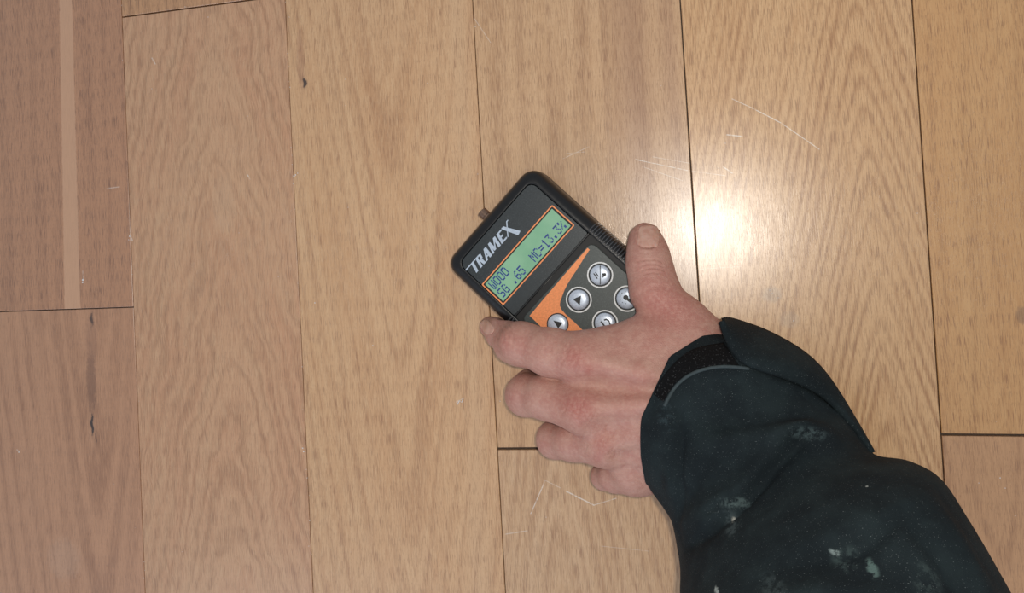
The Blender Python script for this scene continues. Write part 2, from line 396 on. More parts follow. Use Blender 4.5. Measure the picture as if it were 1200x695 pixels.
def rrect(u0, v0, u1, v1, r, n=6):
    if not hasattr(r, '__len__'): r = [r]*4
    pts = []
    for (cu, cv, a0, rr) in ((u0+r[0], v0+r[0], 180, r[0]), (u1-r[1], v0+r[1], 270, r[1]), (u1-r[2], v1-r[2], 0, r[2]), (u0+r[3], v1-r[3], 90, r[3])):
        for i in range(n+1):
            a = math.radians(a0+90*i/n); pts.append((cu+rr*math.cos(a), cv+rr*math.sin(a)))
    return pts
def loft_rings(rings, cap0=True, cap1=True):
    V, F = [], []; n = len(rings[0])
    for r in rings: V += r
    for i in range(len(rings)-1):
        for k in range(n): F.append((i*n+k, (i+1)*n+k, (i+1)*n+(k+1) % n, i*n+(k+1) % n))
    if cap0: F.append(tuple(range(n)))
    if cap1: F.append(tuple((len(rings)-1)*n+k for k in range(n))[::-1])
    return V, F
def prism(pts, z0, z1, be=0.0, name='x', mat=None, parent=None, smooth=False):
    """flat outline (u,v) -> slab with a chamfered top edge, convex-ish outlines"""
    c = np.mean(pts, axis=0)
    rings = [[T(p[0], p[1], z0) for p in pts], [T(p[0], p[1], z1-be) for p in pts]]
    if be:
        A = np.array(pts); nx = np.roll(A, -1, 0)-np.roll(A, 1, 0); nx /= np.linalg.norm(nx, axis=1)[:, None]+1e-9
        nn = np.stack([-nx[:, 1], nx[:, 0]], 1)
        area = sum(A[i-1][0]*A[i][1]-A[i][0]*A[i-1][1] for i in range(len(A)))
        if area < 0: nn = -nn
        q = A+nn*be; rings.append([T(p[0], p[1], z1) for p in q])
    V, F = loft_rings(rings)
    return mesh_np(name, V, F, mat, parent, smooth)

def poly_slab(name, polys, z0, z1, mat, parent):
    """any set of (possibly concave) polygons in (u,v) as one thin slab mesh"""
    bm = bmesh.new()
    for ip, pts in enumerate(polys):
        top = [bm.verts.new(Vector(T(p[0], p[1], z1+.004*(ip % 30)*(len(polys) < 40)))/1000) for p in pts]
        bot = [bm.verts.new(Vector(T(p[0], p[1], z0))/1000) for p in pts]
        bm.faces.new(top)
        for i in range(len(pts)):
            j = (i+1) % len(pts); bm.faces.new((top[i], bot[i], bot[j], top[j]))
    bmesh.ops.recalc_face_normals(bm, faces=bm.faces)
    me = bpy.data.meshes.new(name); bm.to_mesh(me); bm.free(); me.materials.append(mat)
    o = bpy.data.objects.new(name, me); sc.collection.objects.link(o); o.parent = parent
    return o

m_case = simple('case_black', (13, 15, 18), .33, spec=.45, bump=(2500, .25, .0001))
m_face = simple('faceplate_slate', (38, 45, 48), .38, spec=.5, bump=(2600, .35, .0001), speck=(3200, .64, (120, 130, 130), .35))
m_key = simple('keypad_grey', (54, 62, 61), .4, spec=.5, bump=(2600, .35, .0001), speck=(3200, .62, (120, 130, 128), .35))
m_groove = simple('groove_black', (12, 13, 14), .6)
m_orange = simple('print_orange', (238, 146, 88), .5)
m_silver = simple('print_silver', (176, 190, 205), .45, metal=.0)
m_btn = simple('button_silver', (196, 207, 222), .32, metal=.3)
m_rib = simple('rib_grey', (66, 68, 72), .22)
m_white = simple('print_white', (222, 224, 224), .5)
m_ink = simple('ink_black', (16, 17, 20), .5)
m_lcd = NT('display_green')
co = m_lcd.n('ShaderNodeTexCoord').outputs['Object']
m_lcd.set(Base_Color=m_lcd.mix(m_lcd.ss(m_lcd.noise(co, 60, 2), .35, .65), lin((118, 166, 134)), lin((132, 176, 144))), Roughness=.25)
m_lcd.b.inputs['Emission Color'].default_value = (*lin((140, 190, 146)), 1); m_lcd.b.inputs['Emission Strength'].default_value = .06  # faint glow added to brighten the panel, which is only reflective
m_lcd = m_lcd.m
m_dot = simple('display_ink', (34, 58, 132), .4)
m_steel = simple('connector_metal', (136, 112, 98), .3, metal=.9)

# housing: rounded shell with a recess in the top
def ring(ins, z, r): return [T(p[0], p[1], z) for p in rrect(ins, ins, WD-ins, LN-ins, max(r-ins, 4.6))]
prof = [(2.0, 0), (.6, 1.0), (.2, 3), (0, 8), (0, 14), (.15, 14.3), (.15, 14.8), (0, 15.1), (.1, 20), (.5, 23), (1.4, 25.2), (2.8, 26.7), (4.6, 27.7), (6.0, 28.0), (6.9, 28.0), (7.05, 27.9), (7.1, 26.6)]
V, F = loft_rings([ring(i, z, 8.5) for i, z in prof])
mesh_np('housing', V, F, m_case, meter)

# faceplate with display window: bottom edge from the photograph
vF = float(np.mean([dv(687, 272)[1], dv(609, 366)[1]]))
print('FACE v', vF, 'u', dv(645.7, 239), dv(672.6, 263), dv(591.2, 358.3), dv(565, 335))
face = prism(rrect(7.5, 7.5, WD-7.5, vF, [4.5, 4.5, 1.2, 1.2]), 26.5, 28.05, .15, 'faceplate', m_face, meter)
prism(rrect(7.25, vF+.0, WD-7.25, vF+.9, .3, 2), 26.4, 27.9, .1, 'faceplate_lip', m_case, meter)

# display: orange frame line, dark border, green panel, dot characters
c0 = (dv(645.7, 239)+dv(565, 335)+dv(672.6, 263)+dv(591.2, 358.3))/4
lu = (np.linalg.norm(dv(645.7, 239)-dv(565, 335))+np.linalg.norm(dv(672.6, 263)-dv(591.2, 358.3)))/2
lv = (np.linalg.norm(dv(645.7, 239)-dv(672.6, 263))+np.linalg.norm(dv(565, 335)-dv(591.2, 358.3)))/2
print('LCD', c0, lu, lv)
def cr(du, dv_, r): return rrect(c0[0]-lu/2+du, c0[1]-lv/2+dv_, c0[0]+lu/2-du, c0[1]+lv/2-dv_, r, 3)
prism(cr(0, 0, .8), 28.0, 28.12, 0, 'display_border', m_orange, meter)
prism(cr(.7, .7, .5), 28.05, 28.16, 0, 'display_surround', m_groove, meter)
disp = prism(cr(1.7, 1.5, .3), 28.1, 28.2, 0, 'display', m_lcd, meter)
disp['label'] = 'green liquid crystal display with blue dot characters'
FONT = {'W': "10001 10001 10001 10101 10101 10101 01010", 'O': "01110 10001 10001 10001 10001 10001 01110", 'D': "11110 10001 10001 10001 10001 10001 11110",
        'S': "01111 10000 10000 01110 00001 00001 11110", 'G': "01110 10001 10000 10111 10001 10001 01111", '.': "00000 00000 00000 00000 00000 01100 01100",
        '6': "00110 01000 10000 11110 10001 10001 01110", '5': "11111 10000 11110 00001 00001 10001 01110", 'M': "10001 11011 10101 10101 10001 10001 10001",
        'C': "01110 10001 10000 10000 10000 10001 01110", '=': "00000 00000 11111 00000 11111 00000 00000", '1': "00100 01100 00100 00100 00100 00100 01110",
        '3': "11111 00010 00100 00010 00001 10001 01110", '%': "11000 11001 00010 00100 01000 10011 00011"}
i_lu, i_lv = lu-3.4, lv-3.0
u_s, v_s = c0[0]-i_lu/2+1.4, c0[1]-i_lv/2+.9
pit = (i_lu-2.6)/16; ch = i_lv*.39
def chars(row, col, text):
    polys = []
    for ci, chh in enumerate(text):
        if chh == ' ': continue
        for r, line in enumerate(FONT[chh].split()):
            for c, b in enumerate(line):
                if b == '1':
                    a = u_s+(col+ci)*pit+c*pit/6.0; q = v_s+row*i_lv*.46+r*ch/7
                    g = -.04; polys.append([(a, q), (a+pit/6-g, q), (a+pit/6-g, q+ch/7-g), (a, q+ch/7-g)])
    return polys
for nme, rw, cl, tx in (('display_text', 0, 0, 'WOOD'), ('display_text', 1, 0, 'SG .65'), ('display_text', 1, 8, 'MC=13.3%')):
    poly_slab(nme, chars(rw, cl, tx), 28.2, 28.24, m_dot, meter)

# maker's lettering: slanted condensed capitals
a0 = dv(557, 320.5); a1 = dv(596, 281)
lg0, lg1 = dv(553.5, 319.5), dv(604, 276)
print('LOGO', dv(546, 313), dv(557, 320), dv(592, 259), dv(607, 272.5), dv(602, 277))
def stroke(x1, y1, x2, y2, w, horiz=False):
    if horiz: return [(x1, y1), (x2, y2), (x2, y2+w), (x1, y1+w)]
    return [(x1, y1), (x1+w, y1), (x2+w, y2), (x2, y2)]
# unit capitals, y down 0..1, x 0..w, advance
GL = {'T': ([stroke(-.66, 0, .64, 0, .11, True), stroke(.10, .05, .10, 1.0, .27)], .62),
      'R': ([stroke(.06, .0, .06, 1, .25), stroke(.06, 0, .60, 0, .14, True), stroke(.48, .05, .48, .48, .23), stroke(.2, .42, .62, .42, .13, True), stroke(.32, .5, .50, 1, .28)], .80),
      'A': ([stroke(.04, 1, .36, 0, .20), stroke(.36, 0, .52, 1, .29), stroke(.2, .64, .6, .64, .13, True)], .84),
      'M': ([stroke(.08, 1, .12, 0, .19), stroke(.12, 0, .36, .9, .26), stroke(.42, .9, .80, 0, .15), stroke(.78, 0, .86, 1, .28)], 1.20),
      'E': ([stroke(.06, 0, .06, 1, .27), stroke(.06, 0, .66, 0, .14, True), stroke(.06, .43, .60, .43, .14, True), stroke(.06, .86, .78, .86, .14, True)], .76),
      'X': ([[(-.06, -.02), (.24, -.02), (1.42, 1.5), (1.05, 1.62)], stroke(.06, 1, .70, -.12, .13), stroke(.70, -.12, .92, -.12, .1, True)], .8)}
cap = 6.1; slant = .32
Lu0, Lv0 = dv(551.2, 309.6)
Lend = dv(540+405/8.69, 250+145/8.69)[0]
sxu = (Lend-Lu0)/sum(GL[c][1] for c in 'TRAME')
polys = []; x = 0
for c in 'TRAMEX':
    for p in GL[c][0]:
        polys.append([(Lu0+(q[0]+x)*sxu-q[1]*slant*cap, Lv0+q[1]*cap) for q in p])
    x += GL[c][1]
poly_slab('maker_lettering', polys, 28.0, 28.13, m_silver, meter)['label'] = 'silver slanted capital lettering'

# keypad plate
k0 = dv(687.5, 284); k1 = dv(737.5, 319)
print('KEY', k0, k1, dv(617, 371), 'vF', vF)
kv0 = vF+4.6
kp = [(9.0, kv0), ]
key_out = rrect(9.3, kv0, WD-9.8, LN-12, [2.5, 4.0, 10, 10])
keypad = prism(key_out, 26.3, 27.7, .25, 'keypad', m_key, meter)
prism(rrect(7.2, vF+1.1, WD-7.2, LN-7.4, [1, 1, 5, 5]), 26.2, 26.75, 0, 'keypad_recess', m_groove, meter)
# orange flash
sw = [(691, 292.6), (684, 303), (676, 316), (670, 325), (665.6, 332), (661.5, 340), (658.7, 347.3), (656.6, 353), (656, 358), (657.8, 362.8), (664, 369.5), (674, 378.4), (684, 388), (692, 396),
      (680, 408), (650, 398), (634.5, 383.5), (620.7, 370), (640, 347), (664, 319), (688.4, 290.7)]
poly_slab('orange_flash', [[dv(x, y, 27.75) for x, y in sw]], 27.68, 27.76, m_orange, meter)
# buttons
def disc(c, r, n=28): return [(c[0]+r*math.cos(i*math.tau/n), c[1]+r*math.sin(i*math.tau/n)) for i in range(n)]
def button(px, py, ring_, icons, label):
    c = dv(px, py, 27.9); s = 1/2.03
    R = 7.3
    if ring_:
        V, F = loft_rings([[T(p[0], p[1], z) for p in disc(c, r)] for r, z in ((R, 27.6), (R, 27.8), (R-.75, 27.8), (R-.75, 27.6))], False, False)
        mesh_np('button_ring', V, F, m_white, meter, smooth=False)
    V, F = loft_rings([[T(p[0], p[1], z) for p in disc(c, r)] for r, z in ((6.3, 27.6), (6.3, 27.78), (5.75, 27.8))], False, True)
    mesh_np('button_well', V, F, m_groove, meter, smooth=False)
    rr = [(5.7, 27.7), (5.7, 28.2), (5.45, 28.6), (4.9, 28.95), (4.0, 29.2), (3.0, 29.33), (1.5, 29.4)]
    V, F = loft_rings([[T(p[0], p[1], z) for p in disc(c, r)] for r, z in rr], False, True)
    b = mesh_np('button', V, F, m_btn, meter); b['label'] = label
    cc = dv(px, py, 29.4)
    polys = [[cc+(dv(px+x, py+y, 29.4)-cc) for x, y in pl] for pl in icons]
    if polys: poly_slab('button_icon', polys, 29.0, 29.5, m_ink, b)
def c_(x, y, r, n=10): return [(x+r*math.cos(i*math.tau/n), y+r*math.sin(i*math.tau/n)) for i in range(n)]
button(703.2, 322.3, True, [[(-.4, -11), (.5, -11), (.8, 11), (-.1, 11)], [(-8, -1.5), (-7, -2.2), (-2.6, 3.8), (-3.6, 4.6)], [(-6, -3), (-5, -3.6), (-1.2, 1.6), (-2.2, 2.3)],
       [(3, -2), (6.5, -2.5), (7.5, 0), (4, 2.5), (2, 4), (3.3, .8), (2, -.5)]], 'round silver button split by a black line')
button(678.2, 351.3, True, [[(-6.6, -.5), (2.8, -4.9), (1.2, 6.4)]], 'round silver button with black arrow, orange on its left')
button(734.6, 350, True, [c_(-1.2, -1.2, 3.2), [(-1, 1), (1, -1.5), (7, 3.5), (5, 6)]]+[c_(-1.2+7.0*math.cos(a), -1.2+7.0*math.sin(a), .55, 5) for a in [math.radians(q) for q in (90, 125, 160, 195, 230, 265, 300, 335)]],
       'round silver button with a black lamp symbol')
button(709, 378.7, True, [[(-5.5, -1.5), (-4.0, -2.6), (-.2, 2.6), (-1.6, 3.6)], [(-1.6, -4.2), (1.5, -5.4), (1.6, -3.7), (-.6, -2.8)], [(5.2, 1.4), (7.4, .6), (5.6, 4.6)], [(1.5, -5.4), (5.4, -3.2), (4.2, -1.9), (1.2, -3.7)], [(5.4, -3.2), (6.6, 1.6), (4.9, 1.6), (4.1, -2.2)]], 'round silver button with a black hooked arrow')
button(653.5, 380, False, [[(-5, -4.3), (5.8, -1.8), (.6, 5)]], 'round silver button with black arrow on the orange flash')
button(684.7, 407.5, True, [], 'round silver button under the fingers')

# ribbed grip on both long edges
V, F = [], []
for side in (0, 1):
    vv = vF-.5
    while vv < LN-22:
        pr = [(.0, 10), (-.45, 16), (-.3, 21), (.2, 24), (1.0, 26), (2.6, 27.5), (4.2, 28.3), (5.6, 28.55), (6.0, 28.3), (6.0, 27.4)]
        b = len(V)
        for (ins, z) in pr:
            for q in (-.45, -.2, .2, .45):
                dz = 0 if abs(q) < .3 else -.35
                uu = ins-dz*.6 if side == 0 else WD-ins+dz*.6
                V.append(T(uu, vv+q, z+dz))
        for i in range(len(pr)-1):
            for k in range(3):
                f = (b+i*4+k, b+(i+1)*4+k, b+(i+1)*4+k+1, b+i*4+k+1); F.append(f if side else f[::-1])
        vv += 1.75
gr = mesh_np('grip_ribs', V, F, m_rib, meter, smooth=False); gr['kind'] = 'stuff'

# metal connector on the top edge
cu = dv(569, 252, 14)[0]
def cyl(u, rs, n=24):
    V, F = [], []
    for (r, v) in rs:
        for k in range(n):
            a = k*math.tau/n; V.append((u+r*math.cos(a), -v, 14+r*math.sin(a)))
    for i in range(len(rs)-1):
        for k in range(n): F.append((i*n+k, (i+1)*n+k, (i+1)*n+(k+1) % n, i*n+(k+1) % n))
    F.append(tuple((len(rs)-1)*n+k for k in range(n))[::-1])
    return V, F
mesh_np('connector', *cyl(cu, [(3.3, .5), (3.3, -1.2), (2.8, -1.3), (2.8, -1.9), (3.1, -2.0), (3.1, -5.4), (2.9, -5.8), (2.3, -5.9), (2.2, -4.6)]), m_steel, meter, smooth=False)['label'] = 'steel plug socket'

# ------------------------------------------------------------------ the person: hand and forearm as one skin
def PR(px, py, z, rpx):
    p = P(px, py, z); return p, rpx*depth(p)/FP
VX = 0.65
lo = np.array([-150., -225., 0.]); hi = np.array([190., 40., 125.])
dims = np.ceil((hi-lo)/VX).astype(int)+1
gx = [lo[i]+VX*np.arange(dims[i]) for i in range(3)]
def newf(): return np.full(dims, 30.0, dtype=np.float32)
def smin(a, b, k):
    if k <= 0: return np.minimum(a, b)
    h = np.clip(.5+.5*(b-a)/k, 0, 1); return b+(a-b)*h-k*h*(1-h)
def capsule(f, a, b, k, za=1.0):
    """union a tapered capsule (p, r) - (p, r) into field f; za < 1 flattens it in z"""
    (pa, ra), (pb, rb) = a, b
    pad = max(ra, rb)+k+4
    l = np.maximum(((np.minimum(pa, pb)-pad-lo)/VX).astype(int), 0); u = np.minimum(((np.maximum(pa, pb)+pad-lo)/VX).astype(int)+1, dims)
    if (u <= l).any(): return
    sl = tuple(slice(l[i], u[i]) for i in range(3))
    x = gx[0][sl[0]][:, None, None]-pa[0]; y = gx[1][sl[1]][None, :, None]-pa[1]; z = (gx[2][sl[2]][None, None, :]-pa[2])
    d = pb-pa; L2 = d@d+1e-9
    h = np.clip((x*d[0]+y*d[1]+z*d[2])/L2, 0, 1)
    q = np.sqrt((x-h*d[0])**2+(y-h*d[1])**2+((z-h*d[2])/za)**2)
    hs = h*h*(3-2*h)
    f[sl] = smin(f[sl], (q-(ra+(rb-ra)*h)).astype(np.float32), k)
def chain(f, pts, k=3.0, za=1.0):
    pr = [PR(*p) for p in pts]
    for i in range(len(pr)-1): capsule(f, pr[i], pr[i+1], k, za)

fing = newf()
t1 = newf()   # index
chain(t1, [(574.5, 383, 14, 12.5), (588, 391, 25, 17), (611, 403, 42, 24), (645, 413, 49, 26.5), (685, 420, 53, 30)], 5)
capsule(t1, PR(597, 407, 36, 17), PR(604, 409, 37, 17), 5)
t2 = newf()   # middle, curled under
chain(t2, [(640, 446, 13, 17), (622, 454, 22, 20), (617, 463, 36, 23.5), (640, 466, 46, 24.5), (688, 480, 55, 30)], 4)
t3 = newf()   # ring
chain(t3, [(684, 492, 12, 16), (665, 505, 16, 18), (651, 515, 30, 21), (672, 517, 40, 22), (712, 520, 50, 27)], 4)
t4 = newf()   # little
chain(t4, [(730, 536, 11, 14), (718, 548, 14, 15), (709, 558, 25, 15), (722, 557, 34, 19), (745, 552, 43, 27)], 4)
th = newf()   # thumb
chain(th, [(756, 280, 27, 18.8), (759, 296, 31, 21.5), (761, 314, 34, 24.0), (766, 342, 38, 25.5), (800, 378, 40, 28), (838, 408, 42, 30)], 6)
capsule(th, PR(773, 322, 34, 15), PR(776, 334, 36, 16), 5)
for q, kk in ((t2, 1.2), (t3, 1.2), (t4, 1.2)):
    t1 = smin(t1, q, kk)
fing = smin(t1, th, 2.0)
palm = newf()
wr = (838, 470, 46, 50)
chain(palm, [(688, 422, 51, 30), (760, 432, 50, 36), (835, 448, 47, 42)], 8)
chain(palm, [(690, 478, 53, 30), (760, 480, 54, 36), (835, 472, 49, 42)], 8)
chain(palm, [(714, 518, 48, 27), (770, 515, 50, 34), (840, 495, 49, 40)], 8)
chain(palm, [(748, 551, 40, 27), (800, 540, 44, 32), (850, 515, 50, 40)], 8)
chain(palm, [(712, 408, 44, 26), (760, 402, 44, 30), (815, 412, 46, 38)], 8)
chain(palm, [(838, 445, 48, 42), (905, 530, 66, 50), (975, 625, 92, 60), (1060, 730, 112, 66)], 8)
chain(palm, [(828, 490, 48, 42), (885, 560, 66, 46), (950, 650, 90, 56), (1040, 750, 110, 64)], 8)
chain(palm, [(745, 500, 42, 40), (800, 500, 42, 46)], 8)
body = smin(palm, fing, 6.0)
# raised knuckles and extensor tendons
for (a, k) in (((672, 418, 59, 14), 7), ((681, 477, 61, 15), 7), ((706, 517, 55, 13), 7), ((738, 550, 47, 13), 7), ((601, 399, 48, 12), 6), ((610, 460, 43, 11), 5)):
    capsule(body, PR(*a), PR(a[0]+4, a[1]+1, a[2], a[3]), k)
for pts in ([(690, 424, 64, 4), (750, 437, 67, 3.5), (815, 452, 65, 3.5)], [(695, 478, 66, 4), (760, 474, 70, 3.5), (820, 465, 67, 3.5)], [(718, 518, 59, 3.5), (780, 505, 67, 3), (825, 480, 65, 3)]):
    pr = [PR(*p) for p in pts]
    for i in range(2): capsule(body, pr[i], pr[i+1], 8)

px_ = gx[0][:, None]-TL[0]; py_ = gx[1][None, :]-TL[1]
uu_ = px_*U[0]+py_*U[1]; vv_ = px_*Vd[0]+py_*Vd[1]
qx_ = np.abs(uu_-WD/2)-WD/2+5; qy_ = np.abs(vv_-LN/2)-LN/2+5
d2_ = np.hypot(np.maximum(qx_, 0), np.maximum(qy_, 0))+np.minimum(np.maximum(qx_, qy_), 0)-5
bz_ = (gx[2]-30.1)
a_ = d2_[:, :, None]+3.5-1.0; c_z = bz_[None, None, :]+3.5
box_ = (np.minimum(np.maximum(a_, c_z), 0)+np.hypot(np.maximum(a_, 0), np.maximum(c_z, 0))-3.5).astype(np.float32)
body = -smin(-body, box_, .8)
body = np.maximum(body, .4-gx[2][None, None, :]).astype(np.float32)
for ax in range(3):
    for e in (0, -1):
        q = [slice(None)]*3; q[ax] = e; body[tuple(q)] = np.maximum(body[tuple(q)], .3)
def surface_nets(f):
    s = f < 0
    nx, ny, nz = f.shape
    c = np.zeros((nx-1, ny-1, nz-1), np.int8)
    offs = [(i, j, k) for i in (0, 1) for j in (0, 1) for k in (0, 1)]
    for (i, j, k) in offs: c += s[i:nx-1+i, j:ny-1+j, k:nz-1+k]
    act = (c > 0) & (c < 8)
    idx = np.full(act.shape, -1, np.int64); ii = np.argwhere(act); idx[act] = np.arange(len(ii))
    acc = np.zeros((len(ii), 3)); cnt = np.zeros(len(ii))
    for a in offs:
        for ax in range(3):
            if a[ax]: continue
            b = list(a); b[ax] = 1
            fa = f[ii[:, 0]+a[0], ii[:, 1]+a[1], ii[:, 2]+a[2]]; fb = f[ii[:, 0]+b[0], ii[:, 1]+b[1], ii[:, 2]+b[2]]
            mm = (fa < 0) != (fb < 0); tt = np.where(mm, fa/np.where(mm, fa-fb, 1), 0)
            p = np.tile(np.array(a, float), (len(ii), 1)); p[:, ax] += tt
            acc[mm] += p[mm]; cnt[mm] += 1
    V = (ii+acc/cnt[:, None])*VX+lo
    F = []
    for ax in range(3):
        o1, o2 = [(1, 2), (2, 0), (0, 1)][ax]
        n = [nx, ny, nz]; sa = [slice(None)]*3; sb = [slice(None)]*3
        sa[ax] = slice(0, n[ax]-1); sb[ax] = slice(1, n[ax])
        A = s[tuple(sa)]; B = s[tuple(sb)]; e = np.argwhere(A != B)
        e = e[(e[:, o1] > 0) & (e[:, o2] > 0) & (e[:, o1] < n[o1]-1) & (e[:, o2] < n[o2]-1)]
        ins = A[e[:, 0], e[:, 1], e[:, 2]]
        def g(d1, d2):
            q = e.copy(); q[:, o1] -= d1; q[:, o2] -= d2; return idx[q[:, 0], q[:, 1], q[:, 2]]
        q = np.stack([g(1, 1), g(0, 1), g(0, 0), g(1, 0)], 1)
        q[~ins] = q[~ins][:, ::-1]
        F.append(q)
    return V, np.concatenate(F)
HV, HF = surface_nets(body)
print('HAND verts', len(HV))

def vnormals(V, F):
    n = np.cross(V[F[:, 2]]-V[F[:, 0]], V[F[:, 3]]-V[F[:, 1]]); N = np.zeros_like(V)
    for i in range(4): np.add.at(N, F[:, i], n)
    return N/(np.linalg.norm(N, axis=1)[:, None]+1e-9)
def laplace(V, F, it=2, lam=.5):
    for _ in range(it):
        A = np.zeros_like(V); c = np.zeros(len(V))
        for i in range(4):
            j = (i+1) % 4
            np.add.at(A, F[:, i], V[F[:, j]]); np.add.at(c, F[:, i], 1); np.add.at(A, F[:, j], V[F[:, i]]); np.add.at(c, F[:, j], 1)
        V = V+lam*(A/c[:, None]-V)
    return V
HV = laplace(HV, HF, 3)
HN = vnormals(HV, HF)
pxx, pyy = proj(HV)
up = HN[:, 2] > .1
def dseg(X, Y, a, b):
    vx, vy = b[0]-a[0], b[1]-a[1]; h = np.clip(((X-a[0])*vx+(Y-a[1])*vy)/(vx*vx+vy*vy), 0, 1)
    return np.hypot(X-a[0]-h*vx, Y-a[1]-h*vy)
def dpoly(X, Y, pts):
    d = np.full(len(X), 1e9)
    for a, b in zip(pts[:-1], pts[1:]): d = np.minimum(d, dseg(X, Y, a, b))
    return d
disp_ = np.zeros(len(HV))
top_h = HV[:, 2]
def crease(pts, w, dep, zmin=0):
    global disp_
    d = dpoly(pxx, pyy, pts); mm = up & (top_h > zmin)
    disp_ -= np.where(mm, 1.35*dep*np.exp(-(d/w)**2), 0)
# thumb joint wrinkles
for pts in ([(750, 312), (758, 309), (768, 309), (777, 312)], [(752, 316.5), (760, 314), (770, 314), (779, 317)], [(755, 321), (764, 319), (774, 320)], [(747, 306), (755, 304.5), (770, 304), (776, 307)]):
    crease(pts, 1.2, .35)
# thumb crook
crease([(742, 352), (752, 342), (766, 336), (780, 336)], 3.5, .35)
# index joint wrinkles
for pts in ([(579, 378), (583, 386), (584, 396)], [(584, 376), (589, 386), (590, 398)], [(592, 380), (596, 390), (595, 403)], [(597, 380), (601, 392), (600, 406)]):
    crease(pts, 1.2, .4)
# knuckle skin
for i in range(64):
    cxk, cyk = random.choice([(674, 420), (684, 480), (708, 520)]); x = cxk+random.gauss(0, 11); y = cyk+random.gauss(0, 9)
    an = random.gauss(math.radians(65), .35); l = random.uniform(3, 7)
    crease([(x-l*math.cos(an), y+l*math.sin(an)), (x, y), (x+l*math.cos(an+.3), y-l*math.sin(an+.3))], .9, random.uniform(.1, .24), 40)
# valleys between metacarpals
for pts in ([(676, 448), (720, 455), (780, 460)], [(690, 502), (735, 498), (790, 488)], [(722, 536), (770, 528)]):
    crease(pts, 9, 1.0, 40)
# nail beds
nail_bed = (np.abs((pxx-760-.12*(278-pyy))/12.3)**3+np.abs((pyy-277)/13.8)**3)
nb = np.where(up & (pyy < 300) & (pyy > 255), np.exp(-((nail_bed-1)/.28)**2), 0)
disp_ -= .4*nb; disp_ -= np.where(up & (nail_bed < 1) & (pyy < 300), .25, 0)
disp_ += np.where(up & (pyy < 302) & (pyy > 255), .22*np.exp(-((nail_bed-1.75)/.45)**2), 0)
HV = HV+HN*disp_[:, None]

# skin tint: redder knuckles, paler back
red = np.zeros(len(HV))
for (x, y, r, a) in ((674, 420, 17, .8), (690, 434, 6, .7), (681, 478, 19, .9), (660, 470, 14, .4), (706, 519, 13, .6), (700, 538, 8, .5), (590, 398, 12, .5), (598, 470, 14, .35), (612, 405, 14, .3), (764, 330, 26, .35),
                     (775, 370, 30, .35), (636, 520, 9, .3), (740, 470, 22, .25), (755, 275, 20, .1), (800, 360, 26, .4), (770, 355, 20, .3)):
    red += a*np.exp(-((pxx-x)**2+(pyy-y)**2)/r**2)
red = np.clip(red, 0, 1)
base = np.array(lin((182, 139, 125))); redc = np.array(lin((164, 98, 88)))
colr = base*(1-red[:, None])+redc*red[:, None]
nl = np.clip((top_h < 30).astype(float)*.25, 0, 1)[:, None]
colr = colr*(1-nl)+np.array(lin((186, 128, 112)))*nl

sk = NT('skin')
at = sk.n('ShaderNodeVertexColor', layer_name='tint').outputs[0]
co = sk.n('ShaderNodeTexCoord').outputs['Object']
n1 = sk.ss(sk.noise(co, 140, 4, .6), .35, .68)
n2 = sk.ss(sk.noise(co, 520, 3, .6), .4, .7)
col = sk.mix(sk.M('MULTIPLY', n1, .5), at, lin((164, 106, 96)))
col = sk.mix(sk.M('MULTIPLY', n2, .22), col, lin((212, 174, 158)))
vo = sk.n('ShaderNodeTexVoronoi', feature='DISTANCE_TO_EDGE'); sk.t.links.new(co, vo.inputs['Vector']); vo.inputs['Scale'].default_value = 950
mp = sk.n('ShaderNodeMapping'); mp.inputs['Rotation'].default_value = (0, 0, .5); mp.inputs['Scale'].default_value = (260, 1300, 400); sk.t.links.new(co, mp.inputs[0])
n3 = sk.noise(mp.outputs[0], 1, 3, .6)
sk.set(Base_Color=col, Roughness=.5)
sk.b.inputs['Subsurface Weight'].default_value = .07; sk.b.inputs['Subsurface Radius'].default_value = (1, .35, .2); sk.b.inputs['Subsurface Scale'].default_value = .0025
sk.b.inputs['Specular IOR Level'].default_value = .42
sk.bump(sk.M('ADD', sk.M('MULTIPLY', sk.ss(vo.outputs[0], 0, .25), .5), n3), .7, .00022)

person = empty('person', (P(845, 500)[0]/1000, P(845, 500)[1]/1000, 0))
tag(person, 'left hand and black jacket sleeve of a person gripping the moisture meter on the floor', 'person')
ploc = np.array([person.location.x, person.location.y, 0])*1000
hand = mesh_np('hand', HV-ploc, HF, sk.m, person)
ca = hand.data.color_attributes.new('tint', 'FLOAT_COLOR', 'POINT')
ca.data.foreach_set('color', np.concatenate([colr, np.ones((len(HV), 1))], 1).astype(np.float32).ravel())
hbvh = BVHTree.FromPolygons([tuple(v) for v in HV.tolist()], [tuple(f) for f in HF.tolist()])
def cast(bvh, px, py):
    d = RW @ np.array([(px-CX)/FP, (CY-py)/FP, -1.0]); h = bvh.ray_cast(Vector((0, 0, H)), Vector(d).normalized())
    return h
m_nail = NT('nail_keratin')
co = m_nail.n('ShaderNodeTexCoord').outputs['Object']
m_nail.set(Base_Color=m_nail.mix(m_nail.ss(m_nail.noise(co, 300, 2), .35, .7), lin((188, 142, 126)), lin((202, 162, 146))), Roughness=.38)
m_nail.b.inputs['Subsurface Weight'].default_value = .1; m_nail.b.inputs['Subsurface Scale'].default_value = .002
m_nail = m_nail.m
